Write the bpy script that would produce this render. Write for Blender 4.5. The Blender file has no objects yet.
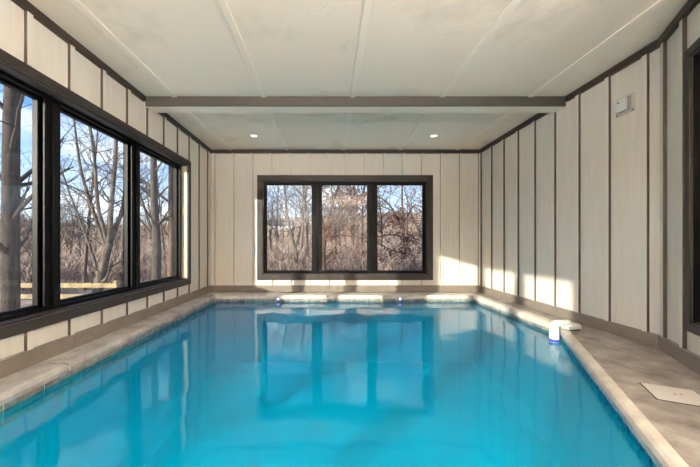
import bpy, bmesh, math, random
from mathutils import Vector, Matrix, noise
S = bpy.context.scene
COL = S.collection
PI = math.pi
H = 1.03                      # eye height; every z below is measured from the deck
XL, XR, YB, YR, ZC = -2.52, 3.27, 6.27, -3.3, 3.035
ZW = -0.125                   # water level

# ------------------------------------------------------------------ materials
def new_mat(name):
    m = bpy.data.materials.new(name); m.use_nodes = True
    nt = m.node_tree; nt.nodes.clear()
    return m, nt, nt.nodes.new('ShaderNodeOutputMaterial')
def rgb(r, g, b):
    f = lambda c: (c/255/12.92) if c/255 <= .04045 else ((c/255+.055)/1.055)**2.4
    return (f(r), f(g), f(b), 1)
def pbr(name, col, rough=.6, metal=0, col2=None, scale=8, bump=0, bscale=60, detail=6, spec=.5, stretch=None, lo=.35, hi=.65):
    m, nt, out = new_mat(name)
    N, L = nt.nodes, nt.links
    p = N.new('ShaderNodeBsdfPrincipled'); L.new(p.outputs[0], out.inputs[0])
    p.inputs['Base Color'].default_value = col; p.inputs['Roughness'].default_value = rough
    p.inputs['Metallic'].default_value = metal; p.inputs['Specular IOR Level'].default_value = spec
    tc = N.new('ShaderNodeTexCoord'); src = tc.outputs['Object']
    if stretch:
        mp = N.new('ShaderNodeMapping'); mp.inputs['Scale'].default_value = stretch
        L.new(src, mp.inputs['Vector']); src = mp.outputs[0]
    if col2:
        n = N.new('ShaderNodeTexNoise'); n.inputs['Scale'].default_value = scale; n.inputs['Detail'].default_value = detail
        n.inputs['Roughness'].default_value = .65
        L.new(src, n.inputs['Vector'])
        r = N.new('ShaderNodeMapRange'); r.inputs[1].default_value = lo; r.inputs[2].default_value = hi
        L.new(n.outputs[0], r.inputs[0])
        mx = N.new('ShaderNodeMix'); mx.data_type = 'RGBA'; mx.inputs[6].default_value = col; mx.inputs[7].default_value = col2
        L.new(r.outputs[0], mx.inputs[0]); L.new(mx.outputs[2], p.inputs['Base Color'])
    if bump:
        n2 = N.new('ShaderNodeTexNoise'); n2.inputs['Scale'].default_value = bscale; n2.inputs['Detail'].default_value = 4
        L.new(src, n2.inputs['Vector'])
        b = N.new('ShaderNodeBump'); b.inputs['Strength'].default_value = bump; b.inputs['Distance'].default_value = .01
        L.new(n2.outputs[0], b.inputs['Height']); L.new(b.outputs[0], p.inputs['Normal'])
    return m

M = {}
M['siding'] = pbr('cream_siding', rgb(230, 224, 213), .34, col2=rgb(222, 215, 203), scale=3, bump=.12, bscale=14, stretch=(6, 6, .6))
M['ceiling'] = pbr('stucco_ceiling', rgb(242, 228, 207), .9, col2=rgb(196, 182, 160), scale=1.1, bump=.35, bscale=45, detail=12, lo=.54, hi=.9)
M['seam'] = pbr('ceiling_seam', rgb(244, 231, 212), .8, bump=.1)
M['beam'] = pbr('beam_paint', rgb(80, 75, 68), .5)
M['edge'] = pbr('batten_side_shade', rgb(82, 72, 62), .6)  # dark tone stands in for the shade on the batten sides
M['taupe'] = pbr('taupe_trim', rgb(54, 48, 43), .5, col2=rgb(47, 41, 37), scale=5, bump=.05)
M['base'] = pbr('baseboard_paint', rgb(132, 123, 113), .45, col2=rgb(122, 113, 103), scale=4)
M['crown'] = pbr('dark_brown_trim', rgb(62, 50, 42), .5)
M['black'] = pbr('black_frame', rgb(8, 8, 8), .45, spec=.18)
M['cream_paint'] = pbr('cream_paint', rgb(178, 168, 154), .5)
M['deck'] = pbr('deck_concrete', rgb(172, 166, 160), .55, col2=rgb(106, 98, 91), scale=4.5, bump=.25, bscale=30, detail=12, lo=.33, hi=.7)
M['coping'] = pbr('coping_stone', rgb(212, 206, 196), .6, col2=rgb(176, 168, 157), scale=5, bump=.2, bscale=25, detail=10, lo=.4, hi=.75)
M['coping_l'] = pbr('weathered_coping', rgb(182, 179, 175), .6, col2=rgb(120, 117, 113), scale=4, bump=.25, bscale=25, detail=12, lo=.35, hi=.72)
M['tile'] = pbr('slate_tile', rgb(168, 168, 158), .35, col2=rgb(104, 108, 100), scale=14, bump=.1)
M['tile_w'] = pbr('white_blue_tile', rgb(226, 232, 234), .3, col2=rgb(70, 140, 185), scale=30, lo=.5, hi=.56)
M['grout'] = pbr('pale_grout', rgb(200, 202, 196), .8)
M['shell'] = pbr('pool_plaster', rgb(70, 208, 234), .8)
M['white'] = pbr('white_plastic', rgb(222, 222, 220), .35)
M['offwhite'] = pbr('offwhite_plastic', rgb(208, 205, 200), .45)
M['grey'] = pbr('grey_plastic', rgb(165, 160, 150), .5)
M['bluep'] = pbr('blue_plastic', rgb(25, 60, 180), .4)
M['dark'] = pbr('dark_gap', rgb(30, 28, 26), .8)
M['bark'] = pbr('grey_bark', rgb(98, 88, 80), .9, col2=rgb(60, 52, 48), scale=3, bump=.6, bscale=14, stretch=(6, 6, 1))
M['bark_d'] = pbr('dark_bark', rgb(84, 73, 66), .9, col2=rgb(50, 43, 40), scale=3, bump=.6, bscale=14, stretch=(6, 6, 1))
M['bark_l'] = pbr('pale_bark', rgb(136, 124, 112), .9, col2=rgb(76, 66, 58), scale=3, bump=.5, bscale=12, stretch=(4, 4, 1))
M['bark_w'] = pbr('warm_bark', rgb(120, 96, 78), .9, col2=rgb(76, 58, 48), scale=3, bump=.5, bscale=12, stretch=(4, 4, 1))
M['twig'] = pbr('brush_twigs', rgb(206, 184, 164), .9, col2=rgb(110, 88, 76), scale=1.5, lo=.42, hi=.58)
M['leaf'] = pbr('russet_leaves', rgb(110, 50, 38), .8, col2=rgb(74, 36, 34), scale=2)
M['leaf_y'] = pbr('ochre_leaves', rgb(196, 152, 84), .8, col2=rgb(150, 104, 66), scale=2)
M['ground'] = pbr('leaf_litter', rgb(212, 192, 164), .95, col2=rgb(140, 116, 96), scale=1.2, bump=.6, bscale=6, detail=12)
M['rail'] = pbr('pine_rail', rgb(184, 162, 118), .8, col2=rgb(128, 110, 80), scale=6)
M['house'] = pbr('house_siding', rgb(226, 222, 214), .7)
M['roof'] = pbr('house_roof', rgb(120, 112, 106), .8)
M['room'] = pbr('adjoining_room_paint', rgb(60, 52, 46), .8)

def fresnel(N, L, ior):       # same reflectance from either side of an unrefracting sheet
    ge = N.new('ShaderNodeNewGeometry'); fr = N.new('ShaderNodeFresnel'); mr = N.new('ShaderNodeMapRange')
    mr.inputs[3].default_value = ior; mr.inputs[4].default_value = 1/ior
    L.new(ge.outputs['Backfacing'], mr.inputs[0]); L.new(mr.outputs[0], fr.inputs[0]); return fr
def glass_mat():
    m, nt, out = new_mat('window_glass'); N, L = nt.nodes, nt.links
    fr = fresnel(N, L, 1.3)
    t = N.new('ShaderNodeBsdfTransparent'); t.inputs[0].default_value = (.93, .95, .94, 1)
    g = N.new('ShaderNodeBsdfGlossy'); g.inputs['Roughness'].default_value = .01
    mx = N.new('ShaderNodeMixShader'); L.new(fr.outputs[0], mx.inputs[0]); L.new(t.outputs[0], mx.inputs[1]); L.new(g.outputs[0], mx.inputs[2])
    L.new(mx.outputs[0], out.inputs[0]); return m
M['glass'] = glass_mat()

def water_mat():
    m, nt, out = new_mat('pool_water'); N, L = nt.nodes, nt.links
    tc = N.new('ShaderNodeTexCoord')
    n = N.new('ShaderNodeTexNoise'); n.inputs['Scale'].default_value = 1.6; n.inputs['Detail'].default_value = 2; L.new(tc.outputs['Object'], n.inputs['Vector'])
    b = N.new('ShaderNodeBump'); b.inputs['Strength'].default_value = .22; b.inputs['Distance'].default_value = .05; L.new(n.outputs[0], b.inputs['Height'])
    fr = fresnel(N, L, 1.5); L.new(b.outputs[0], fr.inputs['Normal'])
    t = N.new('ShaderNodeBsdfTransparent'); t.inputs[0].default_value = (1, 1, 1, 1)
    g = N.new('ShaderNodeBsdfGlossy'); g.inputs['Roughness'].default_value = .06; L.new(b.outputs[0], g.inputs['Normal'])
    df = N.new('ShaderNodeBsdfDiffuse'); df.inputs[0].default_value = rgb(0, 166, 208)
    m0 = N.new('ShaderNodeMixShader'); m0.inputs[0].default_value = .46; L.new(t.outputs[0], m0.inputs[1]); L.new(df.outputs[0], m0.inputs[2])
    mx = N.new('ShaderNodeMixShader'); L.new(fr.outputs[0], mx.inputs[0]); L.new(m0.outputs[0], mx.inputs[1]); L.new(g.outputs[0], mx.inputs[2])
    L.new(mx.outputs[0], out.inputs[0])
    v = N.new('ShaderNodeVolumeAbsorption'); v.inputs['Color'].default_value = (.0, .92, .955, 1); v.inputs['Density'].default_value = 1.9
    L.new(v.outputs[0], out.inputs['Volume'])
    return m
M['water'] = water_mat()
def emit(name, col, s):
    m, nt, out = new_mat(name)
    e = nt.nodes.new('ShaderNodeEmission'); e.inputs[0].default_value = col; e.inputs[1].default_value = s
    nt.links.new(e.outputs[0], out.inputs[0]); return m
M['lamp'] = emit('lamp_glow', (1, .93, .82, 1), 1.0)
M['poollamp'] = emit('blue_lamp_glow', (.25, .35, 1, 1), 2.6)

# ------------------------------------------------------------------ mesh helpers
class MB:
    def __init__(s): s.v = []; s.f = []
    def quad(s, *p):
        i = len(s.v); s.v += [tuple(q) for q in p]; s.f.append(tuple(range(i, i+len(p))))
    def box(s, x0, x1, y0, y1, z0, z1, fn=None):
        i = len(s.v)
        c = [(x0,y0,z0),(x1,y0,z0),(x1,y1,z0),(x0,y1,z0),(x0,y0,z1),(x1,y0,z1),(x1,y1,z1),(x0,y1,z1)]
        if fn: c = [tuple(fn(*q)) for q in c]
        s.v += c
        s.f += [tuple(i+k for k in q) for q in ((0,3,2,1),(4,5,6,7),(0,1,5,4),(1,2,6,5),(2,3,7,6),(3,0,4,7))]
    def tube(s, pts, rad, n=8, cap=True):
        rings = []
        pts = [Vector(p) for p in pts]
        if not hasattr(rad, '__len__'): rad = [rad]*len(pts)
        ref = None
        for k, p in enumerate(pts):
            d = (pts[min(k+1, len(pts)-1)]-pts[max(k-1, 0)]).normalized()
            if ref is None:
                a = Vector((0,0,1)) if abs(d.z) < .9 else Vector((1,0,0)); ref = d.cross(a).normalized()
            ref = (ref-d*ref.dot(d)).normalized(); w = d.cross(ref)
            i = len(s.v)
            for q in range(n):
                t = 2*PI*q/n; s.v.append(tuple(p+(ref*math.cos(t)+w*math.sin(t))*rad[k]))
            rings.append(i)
        for a, b in zip(rings, rings[1:]):
            for q in range(n): s.f.append((a+q, a+(q+1) % n, b+(q+1) % n, b+q))
        if cap:
            s.f.append(tuple(rings[0]+q for q in reversed(range(n)))); s.f.append(tuple(rings[-1]+q for q in range(n)))
    def disc(s, c, r, z0, z1, n=28):
        s.tube([(c[0], c[1], z0), (c[0], c[1], z1)], r, n)
    def build(s, name, mat, parent=None, smooth=False, bevel=0, fix=True):
        me = bpy.data.meshes.new(name); me.from_pydata(s.v, [], s.f)
        if fix and len(s.f) < 20000:
            b = bmesh.new(); b.from_mesh(me); bmesh.ops.recalc_face_normals(b, faces=b.faces); b.to_mesh(me); b.free()
        me.materials.append(M[mat] if isinstance(mat, str) else mat)
        if smooth:
            for p in me.polygons: p.use_smooth = True
        o = bpy.data.objects.new(name, me); COL.objects.link(o)
        if parent:
            o.parent = parent
            o.matrix_parent_inverse = parent.matrix_world.inverted()
        if bevel:
            m = o.modifiers.new('bevel', 'BEVEL'); m.width = bevel; m.segments = 2; m.limit_method = 'ANGLE'
        return o
def tag(o, label=None, cat=None, group=None, kind=None):
    if label: o['label'] = label
    if cat: o['category'] = cat
    if group: o['group'] = group
    if kind: o['kind'] = kind
    return o
def empty(name, loc=(0,0,0), rz=0):
    o = bpy.data.objects.new(name, None); COL.objects.link(o)
    o.location = loc; o.rotation_euler = (0,0,rz); o.empty_display_size = .1
    o.matrix_world = Matrix.Translation(loc) @ Matrix.Rotation(rz, 4, 'Z')
    return o
def ztop(z): return z+H       # heights measured from the eye -> from the deck

# a wall frame: (u along the wall, d outward from its inner face, z)
class Frame:
    def __init__(s, p0, u, n): s.p, s.u, s.n = Vector((*p0, 0)), Vector((*u, 0)).normalized(), Vector((*n, 0)).normalized()
    def __call__(s, u, d, z): return s.p+s.u*u+s.n*d+Vector((0,0,z))
FL = Frame((XL, 0), (0, 1), (-1, 0))
FB = Frame((0, YB), (1, 0), (0, 1))
FR = Frame((XR, 0), (0, 1), (1, 0))
AC = (XR, 2.85); AD = Vector((-.5, -.866)); AL = 2.6
FA = Frame(AC, AD, (.866, -.5))
AE = (AC[0]+AD.x*AL, AC[1]+AD.y*AL)
FS = Frame(AE, (0, -1), (1, 0)); SL = AE[1]-YR
FK = Frame((0, YR), (1, 0), (0, -1))

def wall(name, F, u0, u1, T, openings, battens, z1=ZC+.0):
    mb = MB(); us = sorted({u0, u1, *[o[0] for o in openings], *[o[1] for o in openings]})
    for a, b in zip(us, us[1:]):
        op = [o for o in openings if o[0] <= a+1e-6 and o[1] >= b-1e-6]
        if op:
            mb.box(a, b, 0, T, -.25, op[0][2], F); mb.box(a, b, 0, T, op[0][3], z1+.15, F)
        else: mb.box(a, b, 0, T, -.25, z1+.15, F)
    t = .028; nb = len(mb.f)
    for ub, wd in battens:
        op = [o for o in openings if o[0]-o[4] < ub+wd/2 and o[1]+o[4] > ub-wd/2]
        if op:
            segs = ((.1, op[0][2]-op[0][4]), (op[0][3]+op[0][4], z1-.075))
        else: segs = ((.1, z1-.075),)
        for a, b in segs: mb.box(ub-wd/2, ub+wd/2, -t, .001, a, b, F)
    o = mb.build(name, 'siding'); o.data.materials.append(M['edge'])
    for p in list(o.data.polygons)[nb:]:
        if (p.index-nb) % 6 in (3, 5): p.material_index = 1     # the two long narrow edges of each batten, shade put into their colour
    return tag(o, kind='structure')

# openings: u0,u1,z0,z1,casing width
oL1 = (1.60, 5.24, ztop(-.645), ztop(1.40), .09)
oL2 = (-2.69, .95, ztop(-.645), ztop(1.40), .09)
oB = (-1.40, 2.13, ztop(-.665), ztop(1.345), .12)
oA = (.50, 1.95, ztop(-.665), ztop(1.56), .07)
bl = [(2.47+.407*k-.025, .05) for k in range(-14, 10)]
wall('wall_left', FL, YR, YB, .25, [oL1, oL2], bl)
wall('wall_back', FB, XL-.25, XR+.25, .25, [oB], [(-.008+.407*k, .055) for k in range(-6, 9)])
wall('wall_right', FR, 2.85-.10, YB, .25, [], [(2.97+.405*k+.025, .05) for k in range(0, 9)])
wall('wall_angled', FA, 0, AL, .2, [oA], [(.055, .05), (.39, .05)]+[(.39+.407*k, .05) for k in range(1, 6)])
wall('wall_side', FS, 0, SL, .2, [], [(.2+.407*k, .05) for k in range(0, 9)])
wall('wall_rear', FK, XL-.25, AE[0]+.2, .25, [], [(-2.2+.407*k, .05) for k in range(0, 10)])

# ceiling + seams
mb = MB(); mb.box(XL-.25, XR+.5, YR-.25, YB+.25, ZC, ZC+.15)
c = mb.build('ceiling', 'ceiling'); tag(c, kind='structure')
mb = MB()
for k in range(5):
    x = -2.09+1.213*k
    for a, b in ((YR, 3.98), (4.18, YB)):
        mb.box(x-.036, x+.036, a, b, ZC-.014, ZC+.001)
mb.build('seam_strip', 'seam', c, bevel=.003)
# beam
b0 = tag(empty('beam'), kind='structure')
mb = MB(); mb.box(XL, XR, 4.0, 4.20, ZC-.125, ZC); mb.build('beam_core', 'seam', b0)
mb = MB(); mb.box(XL+.03, XR-.03, 3.975, 4.0, ZC-.13, ZC); mb.build('fascia_board', 'beam', b0, bevel=.003)

# crown trim and baseboards: swept along each wall
def run(name, F, u0, u1, z0, z1, t, mat, breaks=()):
    mb = MB(); us = [u0, *breaks, u1]
    for k, (a, b) in enumerate(zip(us, us[1:])): mb.box(a, b-(.002 if k < len(us)-2 else 0), -t, .001, z0, z1, F)
    return tag(mb.build(name, mat, bevel=.003), kind='structure')
ct = .042
for i, (F, a, b) in enumerate(((FL, YR, 3.975), (FL, 4.2, YB-ct), (FB, XL, XR), (FR, 4.2, YB-ct), (FR, 2.86, 3.975), (FA, 0.01, AL), (FS, 0, SL), (FK, XL, AE[0]))):
    run('trim_%d' % (i+1), F, a, b, ZC-.075, ZC, ct, 'crown')
run('baseboard_left', FL, YR, YB-.035, 0, .14, .036, 'base', [2.86, 5.3])
run('baseboard_back', FB, XL, XR, 0, .135, .036, 'base', [.6])
run('baseboard_right', FR, 2.86, YB-.036, 0, .13, .036, 'base')
run('baseboard_angled', FA, .02, AL, 0, .13, .036, 'base')
run('baseboard_side', FS, 0, SL, 0, .13, .036, 'base')
run('baseboard_rear', FK, XL, AE[0], 0, .13, .036, 'base')

# ------------------------------------------------------------------ windows
def window(name, F, op, panes, gd, kind='black', deep=.08, jamb='cream_paint'):
    u0, u1, z0, z1, cw = op
    r = tag(empty(name, F((u0+u1)/2, gd, z0)), kind='structure')
    mb = MB(); e = .022
    mb.box(u0-cw, u1+cw, -e, .0, z0-cw, z0, F); mb.box(u0-cw, u1+cw, -e, 0, z1, z1+cw, F)
    mb.box(u0-cw, u0, -e, 0, z0, z1, F); mb.box(u1, u1+cw, -e, 0, z0, z1, F)
    mb.build('casing', 'taupe', r, bevel=.003)
    mb = MB(); mb.box(u0, u0+.012, 0, gd, z0, z1, F); mb.box(u1-.012, u1, 0, gd, z0, z1, F); mb.build('jamb', jamb, r)
    mb = MB(); mb.box(u0+.012, u1-.012, 0, gd, z1-.012, z1, F); mb.build('head_jamb', 'taupe', r)
    mb = MB(); mb.box(u0+.012, u1-.012, -.0, gd+.04, z0, z0+.018, F); mb.build('sill', 'taupe', r, bevel=.003)
    g0, g1 = gd-deep, gd+.05
    mb = MB(); mb.box(u0+.012, u1-.012, g0, g1, z0+.018, z0+.05, F); mb.box(u0+.012, u1-.012, g0, g1, z1-.045, z1-.012, F)
    mb.box(u0+.012, panes[0][0], g0, g1, z0+.05, z1-.045, F); mb.box(panes[-1][1], u1-.012, g0, g1, z0+.05, z1-.045, F)
    mb.build('outer_frame', kind, r, bevel=.004)
    for (a, b), (c_, d) in zip(panes, panes[1:]):
        mb = MB(); w = c_-b
        mb.box(b, b+w*.36, g0+.01, g1, z0+.05, z1-.045, F); mb.box(b+w*.40, b+w*.6, g0-.012, g1, z0+.05, z1-.045, F)
        mb.box(b+w*.64, c_, g0+.01, g1, z0+.05, z1-.045, F); mb.box(b, c_, g0+.03, g1, z0+.05, z1-.045, F)
        mb.build('mullion', kind, r, bevel=.004)
    for a, b in panes:
        za, zb = z0+.05, z1-.045; s = .028
        mb = MB(); mb.box(a, b, gd-.03, gd+.02, za, za+s, F); mb.box(a, b, gd-.03, gd+.02, zb-s, zb, F)
        mb.box(a, a+s, gd-.03, gd+.02, za+s, zb-s, F); mb.box(b-s, b, gd-.03, gd+.02, za+s, zb-s, F)
        sf = mb.build('sash', kind, r, bevel=.003)
        mb = MB(); mb.box(a+s-.005, b-s+.005, gd-.003, gd+.003, za+s-.005, zb-s+.005, F); mb.build('glass_pane', 'glass', sf)
    return r
pl = [(1.665, 2.712), (2.873, 3.92), (4.09, 5.18)]
window('window_1', FL, oL1, pl, .18)
window('window_2', FL, oL2, [(a-4.29, b-4.29) for a, b in pl], .18)
window('window_3', FB, oB, [(-1.361, -.328), (-.158, .882), (1.05, 2.09)], .12, deep=.06, jamb='taupe')
window('window_4', FA, oA, [(.56, 1.89)], .10, deep=.05, jamb='black')
# dim adjoining room behind window 4
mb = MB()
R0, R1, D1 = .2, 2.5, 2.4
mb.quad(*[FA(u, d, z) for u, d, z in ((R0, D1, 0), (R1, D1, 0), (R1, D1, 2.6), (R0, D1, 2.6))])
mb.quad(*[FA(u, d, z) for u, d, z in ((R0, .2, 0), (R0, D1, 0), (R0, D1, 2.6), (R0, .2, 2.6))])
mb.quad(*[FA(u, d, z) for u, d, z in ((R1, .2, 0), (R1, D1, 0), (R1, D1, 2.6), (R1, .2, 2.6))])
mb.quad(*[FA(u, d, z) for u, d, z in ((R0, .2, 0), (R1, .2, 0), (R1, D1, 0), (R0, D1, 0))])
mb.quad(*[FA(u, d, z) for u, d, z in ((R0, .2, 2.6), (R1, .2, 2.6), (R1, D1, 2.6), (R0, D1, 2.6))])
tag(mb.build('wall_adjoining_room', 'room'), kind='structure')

# ------------------------------------------------------------------ pool
PP = [Vector(p) for p in ((-2.22, .30), (.988, .30), (2.87, 3.64), (2.87, 5.80), (-2.22, 5.80))]   # counter-clockwise, edge k: k -> k+1
def offset(off):              # off[k] outward distance of edge k
    n = len(PP); lines = []
    for k in range(n):
        a, b = PP[k], PP[(k+1) % n]; d = (b-a).normalized(); nr = Vector((d.y, -d.x))
        lines.append((a+nr*off[k], d))
    out = []
    for k in range(n):
        (p, d), (q, e) = lines[k-1], lines[k]
        cr = d.x*e.y-d.y*e.x; t = ((q-p).x*e.y-(q-p).y*e.x)/cr
        out.append(p+d*t)
    return out
CW = [.20, .075, .13, .27, .262]
room_poly = [Vector(p) for p in ((XL-.2, YR-.2), (AE[0]+.15, YR-.2), (AE[0]+.15, AE[1]), (XR+.15, 2.78), (XR+.15, YB+.2), (XL-.2, YB+.2))]
def ring_fill(outer, inner, z):
    bm = bmesh.new(); es = []
    for loop in (outer, inner):
        vs = [bm.verts.new((p.x, p.y, z)) for p in loop]
        es += [bm.edges.new((vs[k], vs[(k+1) % len(vs)])) for k in range(len(vs))]
    bmesh.ops.triangle_fill(bm, use_beauty=True, edges=es)
    bmesh.ops.recalc_face_normals(bm, faces=bm.faces)
    for f in bm.faces:
        if f.normal.z < 0: f.normal_flip()
    return bm
bm = ring_fill(room_poly, offset([c-.02 for c in CW]), 0)
me = bpy.data.meshes.new('floor'); bm.to_mesh(me); bm.free(); me.materials.append(M['deck'])
fl = bpy.data.objects.new('floor', me); COL.objects.link(fl); tag(fl, kind='structure')

pool = tag(empty('swimming_pool', (.3, 3.0, 0)), 'indoor swimming pool with pale stone coping sunk into the concrete deck', 'swimming pool')
# coping: one run per edge, cut in segments with thin joints
prof = [(1, -.05), (1, .004), (.0, .004, .055), (.0, 0, .028), (.0, -.014, .010), (0, -.038, 0), (0, -.074, 0), (0, -.077, .03)]
def prof_off(p): return [ (p[2] if len(p) > 2 else CW[k]) for k in range(5)]
loops = [(offset(prof_off(p)), p[1]) for p in prof]
joints = {4: [.09+1.6*k for k in range(4)], 3: [1.25*k+.6 for k in range(4)], 2: [1.1], 1: [], 0: [1.5]}
for k in (0, 1, 2, 3, 4):
    mb = MB(); L = (PP[(k+1) % 5]-PP[k]).length
    cuts = [0]+[j/L for j in sorted(joints[k]) if 0 < j < L]+[1]
    for ci, (a, b) in enumerate(zip(cuts, cuts[1:])):
        g = .0035/L; a2 = a+(g if ci else 0); b2 = b-(g if ci < len(cuts)-2 else 0)
        ring = []
        for t in (a2, b2):
            row = []
            for lp, z in loops:
                p = lp[k].lerp(lp[(k+1) % 5], t); row.append((p.x, p.y, z))
            ring.append(row)
        for q in range(len(prof)-1): mb.quad(ring[0][q], ring[1][q], ring[1][q+1], ring[0][q+1])
    mb.build('coping', 'coping_l' if k == 4 else 'coping', pool)
# joint bed under the coping (dark gaps), waterline tiles on grout
bed = [offset([c-.01 for c in CW]), offset([.035]*5)]
mb = MB()
for k in range(5):
    a, b = k, (k+1) % 5
    mb.quad((*bed[0][a], -.03), (*bed[0][b], -.03), (*bed[1][b], -.03), (*bed[1][a], -.03))
mb.build('mortar_bed', 'dark', pool)
gl = offset([.034]*5); tl = offset([.027]*5)
for k in range(5):
    mb = MB(); a, b = gl[k], gl[(k+1) % 5]
    mb.quad((*a, -.077), (*b, -.077), (*b, -.24), (*a, -.24))
    mb.build('grout_band', 'grout', pool)
    mb = MB(); a, b = tl[k], tl[(k+1) % 5]; L = (b-a).length; n = round(L/.30); d = (b-a)/n; w = d.normalized()*.006
    nr = Vector((w.y, -w.x)).normalized()*.007
    for q in range(n):
        p, r = a+d*q+w, a+d*(q+1)-w
        c = [p, r, r+nr, p+nr]
        i = len(mb.v); mb.v += [(*x, z) for z in (-.235, -.080) for x in c]
        mb.f += [tuple(i+j for j in f) for f in ((0,3,2,1),(4,5,6,7),(0,1,5,4),(1,2,6,5),(2,3,7,6),(3,0,4,7))]
    mb.build('waterline_tiles', 'tile_w' if k == 1 else 'tile', pool, bevel=.002)
# shell
s0, s1 = offset([.036]*5), offset([-.12]*5)
ZB = -1.5
mb = MB()
for k in range(5):
    a, b = k, (k+1) % 5
    mb.quad((*s0[a], -.23), (*s0[b], -.23), (*s0[b], ZB+.15), (*s0[a], ZB+.15))
    mb.quad((*s0[a], ZB+.15), (*s0[b], ZB+.15), (*s1[b], ZB), (*s1[a], ZB))
mb.quad(*[(*p, ZB) for p in s1])
mb.build('pool_shell', 'shell', pool)
# water body
wb = offset([.034]*5); wl = offset([.06]*5)
mb = MB()
mb.quad(*[(*p, ZW) for p in wl])
for k in range(5):
    a, b = k, (k+1) % 5
    mb.quad((*wl[a], ZW), (*wl[b], ZW), (*wl[b], ZB-.05), (*wl[a], ZB-.05))
mb.quad(*[(*p, ZB-.05) for p in reversed(wl)])
tag(mb.build('pool_water', 'water'), 'calm turquoise water filling the swimming pool', 'water', kind='stuff')

# pool lights just under the back coping
def pool_light(x, label):
    r = tag(empty('pool_light', (x, 5.8, ZW-.05)), label, 'pool light', 'small blue lights at the back waterline')
    z = -.070
    mb = MB(); mb.tube([(x, 5.792, z), (x, 5.805, z)], .028, 20); mb.build('rim', 'white', r)
    mb = MB(); mb.tube([(x, 5.787, z), (x, 5.792, z)], .019, 20); mb.build('lens', 'poollamp', r)
pool_light(-.99, 'small blue glowing light in the back waterline tiles, left of the two')
pool_light(1.43, 'small blue glowing light in the back waterline tiles, right of the two')

# ------------------------------------------------------------------ small things
def arc(c, r, a0, a1, n, ax):   # ax: (ex, ey) vectors
    return [Vector(c)+Vector(ax[0])*r*math.cos(a0+(a1-a0)*k/n)+Vector(ax[1])*r*math.sin(a0+(a1-a0)*k/n) for k in range(n+1)]
# pool alarm: tube in the water, elbow body resting on the deck
r = tag(empty('pool_alarm', (2.66, 3.42, 0)), 'white plastic pool alarm hooked over the coping with its tube dipping into the water', 'pool alarm')
px, py = 2.665, 3.44
ex = Vector((.985, .17, 0)).normalized()
mb = MB()
pts = [(px, py, -.165), (px, py, -.10), (px, py, .045)]+arc(Vector((px, py, .045))+ex*.04, .04, PI, PI/2, 6, (ex, (0,0,1)))[1:]+[Vector((px, py, .087))+ex*.20]
mb.tube(pts, [.048, .048, .048]+[.048, .048, .047, .045, .043, .041]+[.036], 20)
body = mb.build('body', 'white', r, smooth=True)
m = body.modifiers.new('b', 'BEVEL'); m.width = .006; m.segments = 2; m.limit_method = 'ANGLE'
mb = MB(); mb.tube([(px, py, -.122), (px, py, -.090)], .0495, 24); mb.build('blue_band', 'bluep', r)
mb = MB(); mb.tube([(px, py, -.21), (px, py, -.15)], .046, 20); mb.build('dip_tube', 'white', r)
def al(u, v, z): return Vector((px, py, 0))+ex*u+Vector((-ex.y, ex.x, 0))*v+Vector((0, 0, z))
mb = MB(); mb.box(.14, .33, -.055, .055, .012, .075, al); mb.build('housing', 'white', r, bevel=.018)
mb = MB(); mb.box(.17, .31, -.045, .045, .004, .014, al); mb.build('foot', 'dark', r)
mb = MB(); mb.tube([al(.15, -.056, .045), al(.15, -.062, .045)], .008, 12); mb.tube([al(.15, -.06, .02), al(.15, -.06, .06)], .003, 8); mb.build('screw', 'dark', r)

# skimmer lid
r = tag(empty('skimmer_lid', (2.35, 2.0, 0)), 'square off-white skimmer lid with two finger holes set in the right deck', 'skimmer lid')
e1, e2 = Vector((.905, -.425, 0)), Vector((-.49, -.872, 0)); P1 = Vector((2.30, 2.148, 0))
def sk(u, v, z): return P1+e1*u+e2*v+Vector((0, 0, z))
mb = MB(); mb.box(0, .27, 0, .25, -.01, .008, sk); mb.build('lid', 'offwhite', r, bevel=.003)
mb = MB(); mb.box(-.008, .278, -.008, 0, -.01, .0025, sk); mb.box(-.008, .278, .25, .256, -.01, .0025, sk); mb.box(-.006, 0, 0, .25, -.01, .0025, sk); mb.box(.27, .277, 0, .25, -.01, .0025, sk)
mb.build('gap', 'dark', r)
for u, v in ((.13, .13), (.165, .115)):
    mb = MB(); mb.tube([sk(u, v, .0075), sk(u, v, .009)], .006, 12); mb.build('finger_hole', 'dark', r)

# sensor on the right wall
r = tag(empty('wall_sensor', (XR, 3.2, H+1.5)), 'small white alarm box on a square plate high on the right wall', 'alarm box')
yc, zc = 3.205, H+1.52
mb = MB(); mb.box(XR-.012, XR, yc-.10, yc+.10, zc-.10, zc+.10); mb.build('mounting_plate', 'offwhite', r, bevel=.004)
mb = MB(); mb.box(XR-.03, XR-.012, yc-.07, yc+.07, zc-.075, zc+.075); mb.build('back_box', 'grey', r, bevel=.004)
mb = MB(); mb.box(XR-.065, XR-.03, yc-.05, yc+.06, zc-.065, zc+.065); h = mb.build('housing', 'white', r, bevel=.008)
mb = MB(); mb.tube([(XR-.0645, yc+.02, zc+.03), (XR-.068, yc+.02, zc+.03)], .009, 14); mb.build('sounder_hole', 'dark', h)
for sy in (-1, 1):
    mb = MB(); mb.tube([(XR-.012, yc+sy*.085, zc-.085), (XR-.018, yc+sy*.085, zc-.085)], .008, 10); mb.build('screw', 'dark', r)

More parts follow.
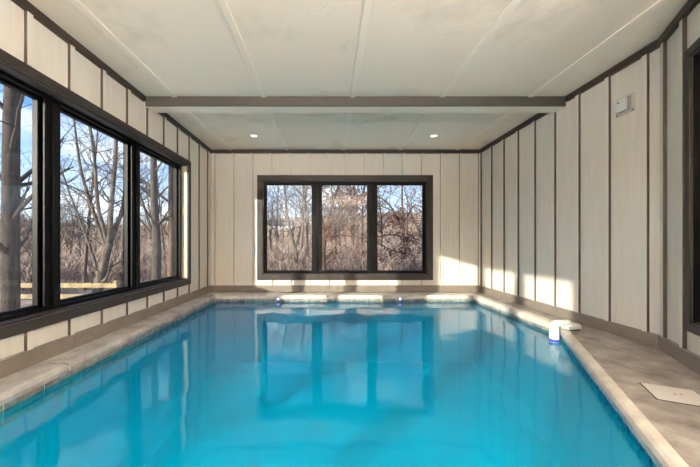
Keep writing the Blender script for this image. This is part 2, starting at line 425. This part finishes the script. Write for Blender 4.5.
# downlights
def downlight(x, y, label, grp=True):
    r = tag(empty('downlight', (x, y, ZC)), label, 'ceiling light', 'round recessed lights in the back ceiling' if grp else 'round recessed lights in the front ceiling')
    mb = MB(); n = 32
    R = [(.085, 0), (.085, -.006), (.066, -.010), (.058, -.004), (.058, 0)]
    for k in range(n):
        a, b = 2*PI*k/n, 2*PI*(k+1)/n
        for (r0, z0), (r1, z1) in zip(R, R[1:]):
            mb.quad(*[(x+q*math.cos(t), y+q*math.sin(t), ZC+z) for q, t, z in ((r0, a, z0), (r0, b, z0), (r1, b, z1), (r1, a, z1))])
    mb.build('trim_ring', 'white', r, smooth=True)
    mb = MB(); mb.disc((x, y), .059, ZC-.003, ZC-.001); mb.build('lens', 'lamp', r)
downlight(-1.376, 5.43, 'round recessed ceiling light near the left end of the back window')
downlight(1.97, 5.43, 'round recessed ceiling light near the right end of the back window')

# added, unseen wall uplights behind the camera that brighten the ceiling
def added_sconce(F, u, label, P, lean):
    z = 1.95; r = tag(empty('added_wall_sconce', F(u, 0, z)), label, 'added fill light', 'added up-facing fill uplights behind the camera')
    mb = MB(); mb.box(u-.06, u+.06, -.02, 0, z-.16, z+.02, F); mb.build('back_plate', 'black', r, bevel=.004)
    mb = MB(); n = 12; R = []
    for k in range(n+1):
        t = PI*k/n; R.append((u+math.cos(t), math.sin(t)))
    for k in range(n):
        for (ra, za), (rb, zb) in (((.05, z-.14), (.15, z)), ((.15, z), (.144, z)), ((.144, z), (.044, z-.135))):
            mb.quad(*[F(u+math.cos(PI*q/n)*rr, -.02-math.sin(PI*q/n)*rr*.9, zz) for q, rr, zz in ((k, ra, za), (k+1, ra, za), (k+1, rb, zb), (k, rb, zb))])
    mb.build('bowl', 'black', r, smooth=True)
    l = bpy.data.lights.new('sconce_fill', 'AREA'); l.shape = 'RECTANGLE'; l.size = .22; l.size_y = .09; l.energy = P; l.color = (1, .955, .955)
    o = bpy.data.objects.new('sconce_fill', l); COL.objects.link(o); o.location = F(u, -.085, z+.005)
    o.rotation_euler = Vector(lean).to_track_quat('-Z', 'Y').to_euler()
for u, wh in ((-1.6, 'left'), (0, 'middle'), (1.4, 'right')): added_sconce(FK, u, 'added fill light, black half-bowl facing up, %s of the three on the rear wall' % wh, 75, (0, 0, 1))
added_sconce(FS, 1.1, 'added fill light, black half-bowl facing up on the right side wall', 85, (0, 0, 1))
def added_torchiere(x, y, P, label):  # extra standing uplighters, out of view, added to lift the room's brightness
    r = tag(empty('added_floor_lamp', (x, y, 0)), label, 'floor lamp', 'added standing fill uplighters behind the camera')
    mb = MB(); mb.tube([(x, y, 0), (x, y, .02), (x, y, .03)], [.14, .14, .03], 28); mb.build('base', 'black', r)
    mb = MB(); mb.tube([(x, y, .02), (x, y, 1.78)], .012, 12); mb.build('pole', 'black', r)
    mb = MB(); n = 28; R = [(.02, 1.77), (.09, 1.79), (.16, 1.86), (.155, 1.86), (.085, 1.80), (.015, 1.785)]
    for k in range(n):
        a, b = 2*PI*k/n, 2*PI*(k+1)/n
        for (r0, z0), (r1, z1) in zip(R, R[1:]):
            mb.quad(*[(x+q*math.cos(t), y+q*math.sin(t), z) for q, t, z in ((r0, a, z0), (r0, b, z0), (r1, b, z1), (r1, a, z1))])
    mb.build('bowl', 'black', r, smooth=True)
    l = bpy.data.lights.new('uplighter_fill', 'AREA'); l.shape = 'DISK'; l.size = .28; l.energy = P; l.color = (1, .955, .955)
    o = bpy.data.objects.new('uplighter_fill', l); COL.objects.link(o); o.location = (x, y, 1.855); o.rotation_euler = (PI, 0, 0)
added_torchiere(-2.0, -2.95, 130, 'added black standing fill uplighter on the rear deck by the left windows')
added_torchiere(1.1, -1.1, 160, 'added black standing fill uplighter on the rear deck by the right wall')

# ------------------------------------------------------------------ outdoors
rnd = random.Random(7)
def gz(x, y):                 # ground height
    d = max(0, math.hypot(x+1, y-3)-9)
    z = -.75-.05*min(d, 12)
    z += 11*(1/(1+math.exp(-(d-62)/12)))*(1+.25*math.sin(x*.035+1))
    z += min(1, d/12)*.35*noise.noise(Vector((x*.12, y*.12, 0)))+(.8*noise.noise(Vector((x*.03, y*.03, 5))) if d > 5 else 0)
    return z
mb = MB(); n = 110
def gp(i, j):
    t = 2*PI*i/n; r = 5.6+(j/46)**2.1*180
    x, y = -1+r*math.cos(t), 3+r*math.sin(t)
    return (x, y, gz(x, y))
for j in range(47):
    for i in range(n): mb.v.append(gp(i, j))
for j in range(46):
    for i in range(n): mb.f.append((j*n+i, j*n+(i+1) % n, (j+1)*n+(i+1) % n, (j+1)*n+i))
g = mb.build('ground', 'ground', smooth=True); tag(g, kind='structure')

def branch(mb, p, d, L, r, lvl, R, tips, up=.12, wig=.16, kids=(5, 4, 3, 2), n=(8, 6, 5, 3, 3), minr=.004, straight=1.0, ratio=.62):
    """one limb with its children; p start, d direction, L length, r radius"""
    seg = max(3, int(5-lvl*.5)+(3 if lvl == 0 else 0)); pts = [p.copy()]; rad = [r]; q = p.copy(); dd = d.copy()
    for k in range(seg):
        w = wig*(straight if lvl == 0 else 1)
        dd = (dd+Vector((R.uniform(-w, w), R.uniform(-w, w), R.uniform(-w, w)+up*(.4 if lvl else .1)))).normalized()
        q = q+dd*L/seg; pts.append(q.copy()); rad.append(max(minr, r*(1-.72*(k+1)/seg)))
    mb.tube(pts, rad, n[min(lvl, 4)], cap=False)
    if lvl >= len(kids): tips.append((pts[-1], dd)); tips.append((pts[len(pts)//2], dd)); return
    for c in range(kids[lvl]):
        t = R.uniform(.35 if lvl == 0 else .2, .97); k = min(seg-1, int(t*seg)); f = t*seg-k
        s = pts[k].lerp(pts[k+1], f); rr = rad[k]*(1-f)+rad[k+1]*f
        ax = (pts[k+1]-pts[k]).normalized(); side = ax.orthogonal().normalized()
        side = Matrix.Rotation(R.uniform(0, 2*PI), 3, ax) @ side
        nd = (ax*R.uniform(.5, 1.0)+side*R.uniform(.5, 1.0)).normalized()
        branch(mb, s, nd, L*ratio*R.uniform(.65, 1.15)*(1.1-.35*t), rr*R.uniform(.5, .7), lvl+1, R, tips, up, wig, kids, n, minr, straight, ratio)

def leaves(name, tips, mat, parent, R, per=5, size=.07, spread=.25):
    mb = MB()
    for p, d in tips:
        for k in range(per):
            c = p+Vector((R.gauss(0, spread), R.gauss(0, spread), R.gauss(0, spread*.6)))
            a = Vector((R.uniform(-1, 1), R.uniform(-1, 1), R.uniform(-.6, .6))).normalized(); b = a.orthogonal().normalized()
            b = Matrix.Rotation(R.uniform(0, 2*PI), 3, a) @ b; s = size*R.uniform(.6, 1.3)
            mb.quad(c-a*s, c-b*s*.5, c+a*s, c+b*s*.5)
    o = mb.build(name, mat, parent, fix=False); o['kind'] = 'stuff'; return o

def big_tree(x, y, limbs, bark, label, seed, kids=(5, 4, 3), leaf=None, **kw):
    """limbs: list of (points, r0, r1) in metres from the tree's base; twigs grow along each"""
    R = random.Random(seed); zb = gz(x, y)-.1
    t = tag(empty('tree', (x, y, zb)), label, 'tree')
    B = Vector((x, y, zb)); tips = []; tw = MB(); tr = MB()
    for pts, r0, r1 in limbs:
        P = [B+Vector(p) for p in pts]
        # smooth and jitter the polyline
        Q = []; 
        for a, b in zip(P, P[1:]):
            for k in range(4): Q.append(a.lerp(b, k/4)+Vector((R.uniform(-1, 1), R.uniform(-1, 1), 0))*r0*.16)
        Q.append(P[-1]); m_ = len(Q)
        Q = [Q[0]]+[(Q[k-1]+Q[k]*2+Q[k+1])/4 for k in range(1, m_-1)]+[Q[-1]]
        rad = [r0+(r1-r0)*(k/(m_-1)) for k in range(m_)]
        tr.tube(Q, rad, 10, cap=True)
        Ltot = sum((b-a).length for a, b in zip(Q, Q[1:]))
        for c in range(int(kw.get('dens', 2.2)*Ltot)):
            tt = R.uniform(kw.get('start', .3), 1); k = min(m_-2, int(tt*(m_-1)))
            ax = (Q[k+1]-Q[k]).normalized(); sd = Matrix.Rotation(R.uniform(0, 2*PI), 3, ax) @ ax.orthogonal().normalized()
            nd = (ax*R.uniform(.35, .9)+sd).normalized()
            branch(tw, Q[k], nd, kw.get('bl', 1.6)*R.uniform(.6, 1.2), max(.012, rad[k]*.38), 1, R, tips, kw.get('up', .15), .2, kids)
    tr.build('trunk', bark, t, smooth=True, fix=False); tw.build('branches', bark, t, fix=False)
    if leaf: leaves('leaves', tips, leaf, t, R, **kw.get('lf', {}))
    return t

def at(px, Y): return (px-328)/292*Y
# pane 1: thick straight trunk
big_tree(at(10, 6.2), 6.2, [(((0,0,0), (.02,0,3), (.08,0,6), (.15,.1,10)), .15, .12)], 'bark_d',
         'thick straight dark trunk close outside the nearest left window pane', 11, dens=2.2, bl=2.0, start=.15, kids=(4, 3, 2))
# pane 2: pale tree with spreading stems
big_tree(at(97, 10.5), 10.5, [(((0,0,0), (.18,0,.9), (.38,.1,1.9)), .17, .13),
    (((.38,.1,1.9), (.5,0,3.2), (.62,.1,5.5), (.6,0,8)), .11, .04), (((.3,.1,1.6), (-.25,.2,2.9), (-.75,.2,4.5), (-1.1,.2,7)), .085, .03),
    (((.38,.1,1.9), (.75,.3,3.2), (.95,.2,5.2), (1.15,.2,7.5)), .09, .03), (((.35,.1,1.8), (.2,-.2,3.0), (.15,-.3,5), (-.3,-.3,7.5)), .08, .03),
    (((.1,0,.5), (-.5,.3,1.8), (-1.2,.3,3.6), (-1.9,.3,5.6)), .06, .02)], 'bark_l',
         'pale bare tree with a leaning trunk that fans into many stems', 12, dens=2.4, bl=1.5, kids=(3, 3, 2))
# pane 3
big_tree(at(156, 9.4), 9.4, [(((0,0,0), (.05,0,1.6), (-.05,0,3.2), (-.12,0,5), (.05,0,8.5)), .15, .07), (((.0,0,1.8), (-.5,.2,3.0), (-1.0,.2,4.5)), .05, .02)], 'bark',
         'grey bare tree with a gently curved trunk in the far left window pane', 13, dens=2.2, bl=1.5, kids=(3, 3, 2))
big_tree(at(171, 12), 12, [(((0,0,0), (.05,0,2), (.02,0,5), (.1,0,9)), .17, .09)], 'bark_w',
         'brown upright trunk at the right edge of the far left window pane', 14, dens=2.0, bl=1.6, kids=(3, 3, 2))
# back window pane 1: leaning slim tree
big_tree(at(300, 15), 15, [(((0,0,0), (-.25,0,1.6), (-.7,0,3.4), (-.85,0,5.5), (-.9,0,8)), .10, .03), (((-.55,0,2.8), (-1.0,.2,3.8), (-1.7,.2,5.6)), .05, .015),
    (((-.25,0,1.6), (.1,0,3.0), (.2,0,5.5), (.1,0,7)), .05, .015)], 'bark_l',
         'slim pale tree leaning left in the left pane of the back window', 15, dens=3.0, bl=1.6, kids=(4, 3, 2))
# back window pane 2/3: russet-leaved tree with long side limbs
big_tree(at(323, 12), 12, [(((0,0,0), (.0,0,1.4), (.05,0,2.4)), .13, .11), (((.05,0,2.4), (-.25,0,3.6), (-.3,0,5.5)), .07, .02),
    (((.05,0,2.3), (.7,0,3.2), (1.3,0,3.7), (2.1,0,4.0), (3.2,.2,4.6)), .075, .02), (((.03,0,2.1), (.8,-.2,2.15), (1.9,-.2,2.0), (2.9,-.3,2.2), (4.1,-.3,1.7)), .05, .015),
    (((.05,0,2.4), (.5,.1,3.8), (1.0,.1,5.2), (1.4,.1,7)), .06, .02), (((1.9,-.2,2.0), (2.8,-.2,1.5), (3.8,-.2,1.3)), .03, .01), (((1.3,0,3.7), (2.4,-.3,3.3), (3.4,-.3,2.8), (4.2,-.3,2.2)), .04, .012)],
         'bark_w', 'brown tree with russet leaves clinging to long low limbs behind the back window', 16, kids=(3, 3), dens=2.2, bl=1.1, start=.25, leaf='leaf', lf=dict(per=13, size=.05, spread=.2), up=.0)
big_tree(at(404, 14.5), 14.5, [(((0,0,0), (.0,0,2.2), (-.1,0,4), (-.1,0,7)), .08, .03), (((0,0,2.6), (-.7,0,3.9), (-1.6,0,4.5), (-2.6,0,4.5)), .05, .012),
    (((0,0,3.0), (.5,0,3.9), (1.1,0,3.7), (1.5,0,2.6)), .045, .012), (((0,0,2.0), (.5,-.2,2.5), (1.1,-.2,2.2), (1.7,-.2,1.7)), .035, .01)],
         'bark_w', 'slender tree with drooping russet-leaved limbs behind the right pane of the back window', 21, kids=(3, 3), dens=2.2, bl=.9, start=.3, leaf='leaf', lf=dict(per=11, size=.05, spread=.16), up=-.1)
big_tree(at(352, 19), 19, [(((0,0,0), (.0,0,1.2), (.2,0,3)), .06, .02), (((0,0,.4), (-.6,0,1.4), (-1,0,2.4)), .04, .015), (((0,0,.4), (.8,0,1.4), (1.4,0,2.2)), .04, .015)],
         'bark_w', 'low shrubby tree with ochre leaves seen through the middle back pane', 17, kids=(3, 2), dens=2.5, bl=1.0, start=.2, leaf='leaf_y', lf=dict(per=5, size=.06, spread=.2))
big_tree(at(425, 17), 17, [(((0,0,0), (.0,0,3), (.2,0,6), (.2,0,9)), .10, .03), (((0,0,2), (-.8,0,3.6), (-1.4,0,6)), .05, .02)], 'bark_l',
         'pale bare tree at the right side of the right back window pane', 18, dens=2.6, bl=1.7, kids=(3, 3, 2))

# background woodland: a few kinds, copied
kinds = []
for k in range(6):
    R = random.Random(100+k); mb = MB(); tips = []
    L = [9, 11, 8, 12, 7, 10][k]
    branch(mb, Vector((0, 0, 0)), Vector((0, 0, 1)), L, [.09, .12, .08, .14, .06, .1][k], 0, R, tips, .15, .2, (13, 5, 4), (6, 4, 3, 3), .008, .25, .42)
    if k in (2, 4):
        branch(mb, Vector((.1, 0, .2)), Vector((.35, .1, 1)).normalized(), L*.8, .06, 0, R, tips, .15, .2, (9, 4, 4), (6, 4, 3, 3), .008, .25, .42)
    me = bpy.data.meshes.new('bare_tree'); me.from_pydata(mb.v, [], mb.f); me.materials.append(M[['bark', 'bark_l', 'bark_w', 'bark', 'bark_d', 'bark_d'][k]]); kinds.append(me)
def wood(x, y, k, s, label, grp):
    o = bpy.data.objects.new('bare_tree', kinds[k]); COL.objects.link(o)
    o.location = (x, y, gz(x, y)-.1); o.rotation_euler = (0, 0, rnd.uniform(0, 6.28)); o.scale = (s, s, s*rnd.uniform(.9, 1.1))
    tag(o, label, 'tree', grp)
for i in range(48):           # seen through the back window
    Y = 17+70*(i/48)**1.3; x = at(rnd.uniform(255, 440), Y)
    wood(x, Y, rnd.randrange(6), rnd.uniform(.65, 1.0), 'bare tree in the woodland beyond the back window', 'bare trees beyond the back window')
for i in range(64):           # seen through the left windows
    a = math.radians(rnd.uniform(26, 58)); d = 14+75*(i/64)**1.3; x, y = -d*math.sin(a), d*math.cos(a)
    wood(x, y, rnd.randrange(6), rnd.uniform(.38, .68), 'bare tree in the woodland beyond the left windows', 'bare trees beyond the left windows')
# brush: uncountable twigs over the slopes
def brush(name, label, a0, a1, N, d0, d1, seed, hgt):
    R = random.Random(seed); mb = MB()
    for i in range(N):
        a = math.radians(R.uniform(a0, a1)); d = d0+(d1-d0)*R.random()**1.15; x, y = -d*math.sin(a), d*math.cos(a)
        p = Vector((x, y, gz(x, y)-.05)); h = hgt*R.uniform(.4, 1)*(1+.012*d); w = .006+.0006*d
        dr = Vector((R.gauss(0, .45), R.gauss(0, .45), 1)).normalized()
        for q in range(3):
            e = (dr+Vector((R.gauss(0, .35), R.gauss(0, .35), 0))).normalized(); s = p+dr*h*.28*q; t = s+e*h*R.uniform(.5, .8)
            m_ = (s+t)/2+Vector((R.gauss(0, .05), R.gauss(0, .05), 0))*h
            mb.tube([s, m_, t], [w, w*.8, w*.35], 3, cap=False)
    o = mb.build(name, 'twig', fix=False); tag(o, label, 'brush', kind='stuff')
brush('brush', 'tangle of dry brown brush on the slope outside the left windows', 24, 60, 5200, 15, 75, 5, 1.7)
brush('brush', 'tangle of dry brown brush on the slope behind the back window', -24, 16, 5200, 13, 75, 6, 1.8)

# rail fence outside the left windows
r = tag(empty('rail_fence', (-9, 9, gz(-9, 9))), 'low pale wooden fence with two rails outside the left windows', 'fence')
for z in (H-1.28, H-1.62):
    mb = MB(); mb.box(-15, -6.5, 8.97, 9.03, z-.08, z+.06); mb.build('rail', 'rail', r)
for x in (-14.6, -12.6, -10.6, -8.6, -6.6):
    mb = MB(); mb.box(x-.05, x+.05, 9.03, 9.13, gz(x, 9)-.2, H-1.15); mb.build('post', 'rail', r)

# far pale house
hx, hy = at(279, 62), 62; hz = gz(hx, hy); hz = H+(243.5-238)/292*62
r = tag(empty('house', (hx, hy, gz(hx, hy))), 'small white house on the far hillside seen through the left back pane', 'house')
mb = MB(); mb.box(hx-2.7, hx+2.7, hy, hy+5, gz(hx, hy)-1, hz+2.6); mb.build('wall', 'house', r)
mb = MB(); a, b, z = hx-3, hx+3, hz+2.6
V = [(a, hy-.4, z), (b, hy-.4, z), (b, hy+5.4, z), (a, hy+5.4, z), (a, hy+2.5, z+1.4), (b, hy+2.5, z+1.4)]
mb.v = V; mb.f = [(0,1,5,4), (3,4,5,2), (0,4,3), (1,2,5), (0,3,2,1)]; mb.build('roof', 'roof', r)
for x in (-1.7, -.5, .8, 1.9):
    mb = MB(); mb.box(hx+x-.3, hx+x+.3, hy-.04, hy, hz+.5, hz+1.7); mb.build('window', 'dark', r)

# ------------------------------------------------------------------ light
w = bpy.data.worlds.new('sky'); S.world = w; w.use_nodes = True; nt = w.node_tree; N, L = nt.nodes, nt.links; N.clear()
out = N.new('ShaderNodeOutputWorld'); bg = N.new('ShaderNodeBackground'); L.new(bg.outputs[0], out.inputs[0])
tc = N.new('ShaderNodeTexCoord'); sp = N.new('ShaderNodeSeparateXYZ'); L.new(tc.outputs['Generated'], sp.inputs[0])
cr = N.new('ShaderNodeValToRGB'); L.new(sp.outputs[2], cr.inputs[0])
E = cr.color_ramp.elements; E[0].position = 0.0; E[0].color = rgb(232, 240, 248); E[1].position = .8; E[1].color = rgb(60, 112, 190)
e = E.new(.12); e.color = rgb(196, 218, 242); e = E.new(.3); e.color = rgb(104, 152, 218)
mp = N.new('ShaderNodeMapping'); mp.inputs['Scale'].default_value = (1.3, 1.3, 3.6); L.new(tc.outputs['Generated'], mp.inputs['Vector'])
ns = N.new('ShaderNodeTexNoise'); ns.inputs['Scale'].default_value = 2.6; ns.inputs['Detail'].default_value = 8; L.new(mp.outputs[0], ns.inputs['Vector'])
mr = N.new('ShaderNodeMapRange'); mr.inputs[1].default_value = .49; mr.inputs[2].default_value = .68; L.new(ns.outputs[0], mr.inputs[0])
mx = N.new('ShaderNodeMix'); mx.data_type = 'RGBA'; mx.inputs[7].default_value = rgb(246, 247, 250); L.new(mr.outputs[0], mx.inputs[0]); L.new(cr.outputs[0], mx.inputs[6])
L.new(mx.outputs[2], bg.inputs[0]); bg.inputs[1].default_value = 1.0
sun = bpy.data.lights.new('sun', 'SUN'); sun.energy = 4.6; sun.angle = math.radians(.8); sun.color = (1, .89, .76)
so = bpy.data.objects.new('sun', sun); COL.objects.link(so)
so.rotation_euler = Vector((.92, 1, -.285)).to_track_quat('-Z', 'Y').to_euler(); so.location = (-20, -20, 8)

# ------------------------------------------------------------------ camera
cam = bpy.data.cameras.new('camera'); co = bpy.data.objects.new('camera', cam); COL.objects.link(co); S.camera = co
co.location = (0, 0, H); co.rotation_euler = (PI/2, 0, 0)
cam.sensor_width = 36; cam.lens = 292/700*36; cam.shift_x = (350-328)/700; cam.shift_y = (243.5-233.5)/700; cam.clip_start = .05; cam.clip_end = 500
S.view_settings.view_transform = 'Standard'; S.view_settings.look = 'None'; S.view_settings.exposure = 1.02; S.view_settings.gamma = 1
S.view_settings.use_curve_mapping = False
try:
    S.cycles.max_bounces = 10; S.cycles.diffuse_bounces = 6; S.cycles.transparent_max_bounces = 16; S.cycles.caustics_reflective = False; S.cycles.caustics_refractive = False
except Exception: pass
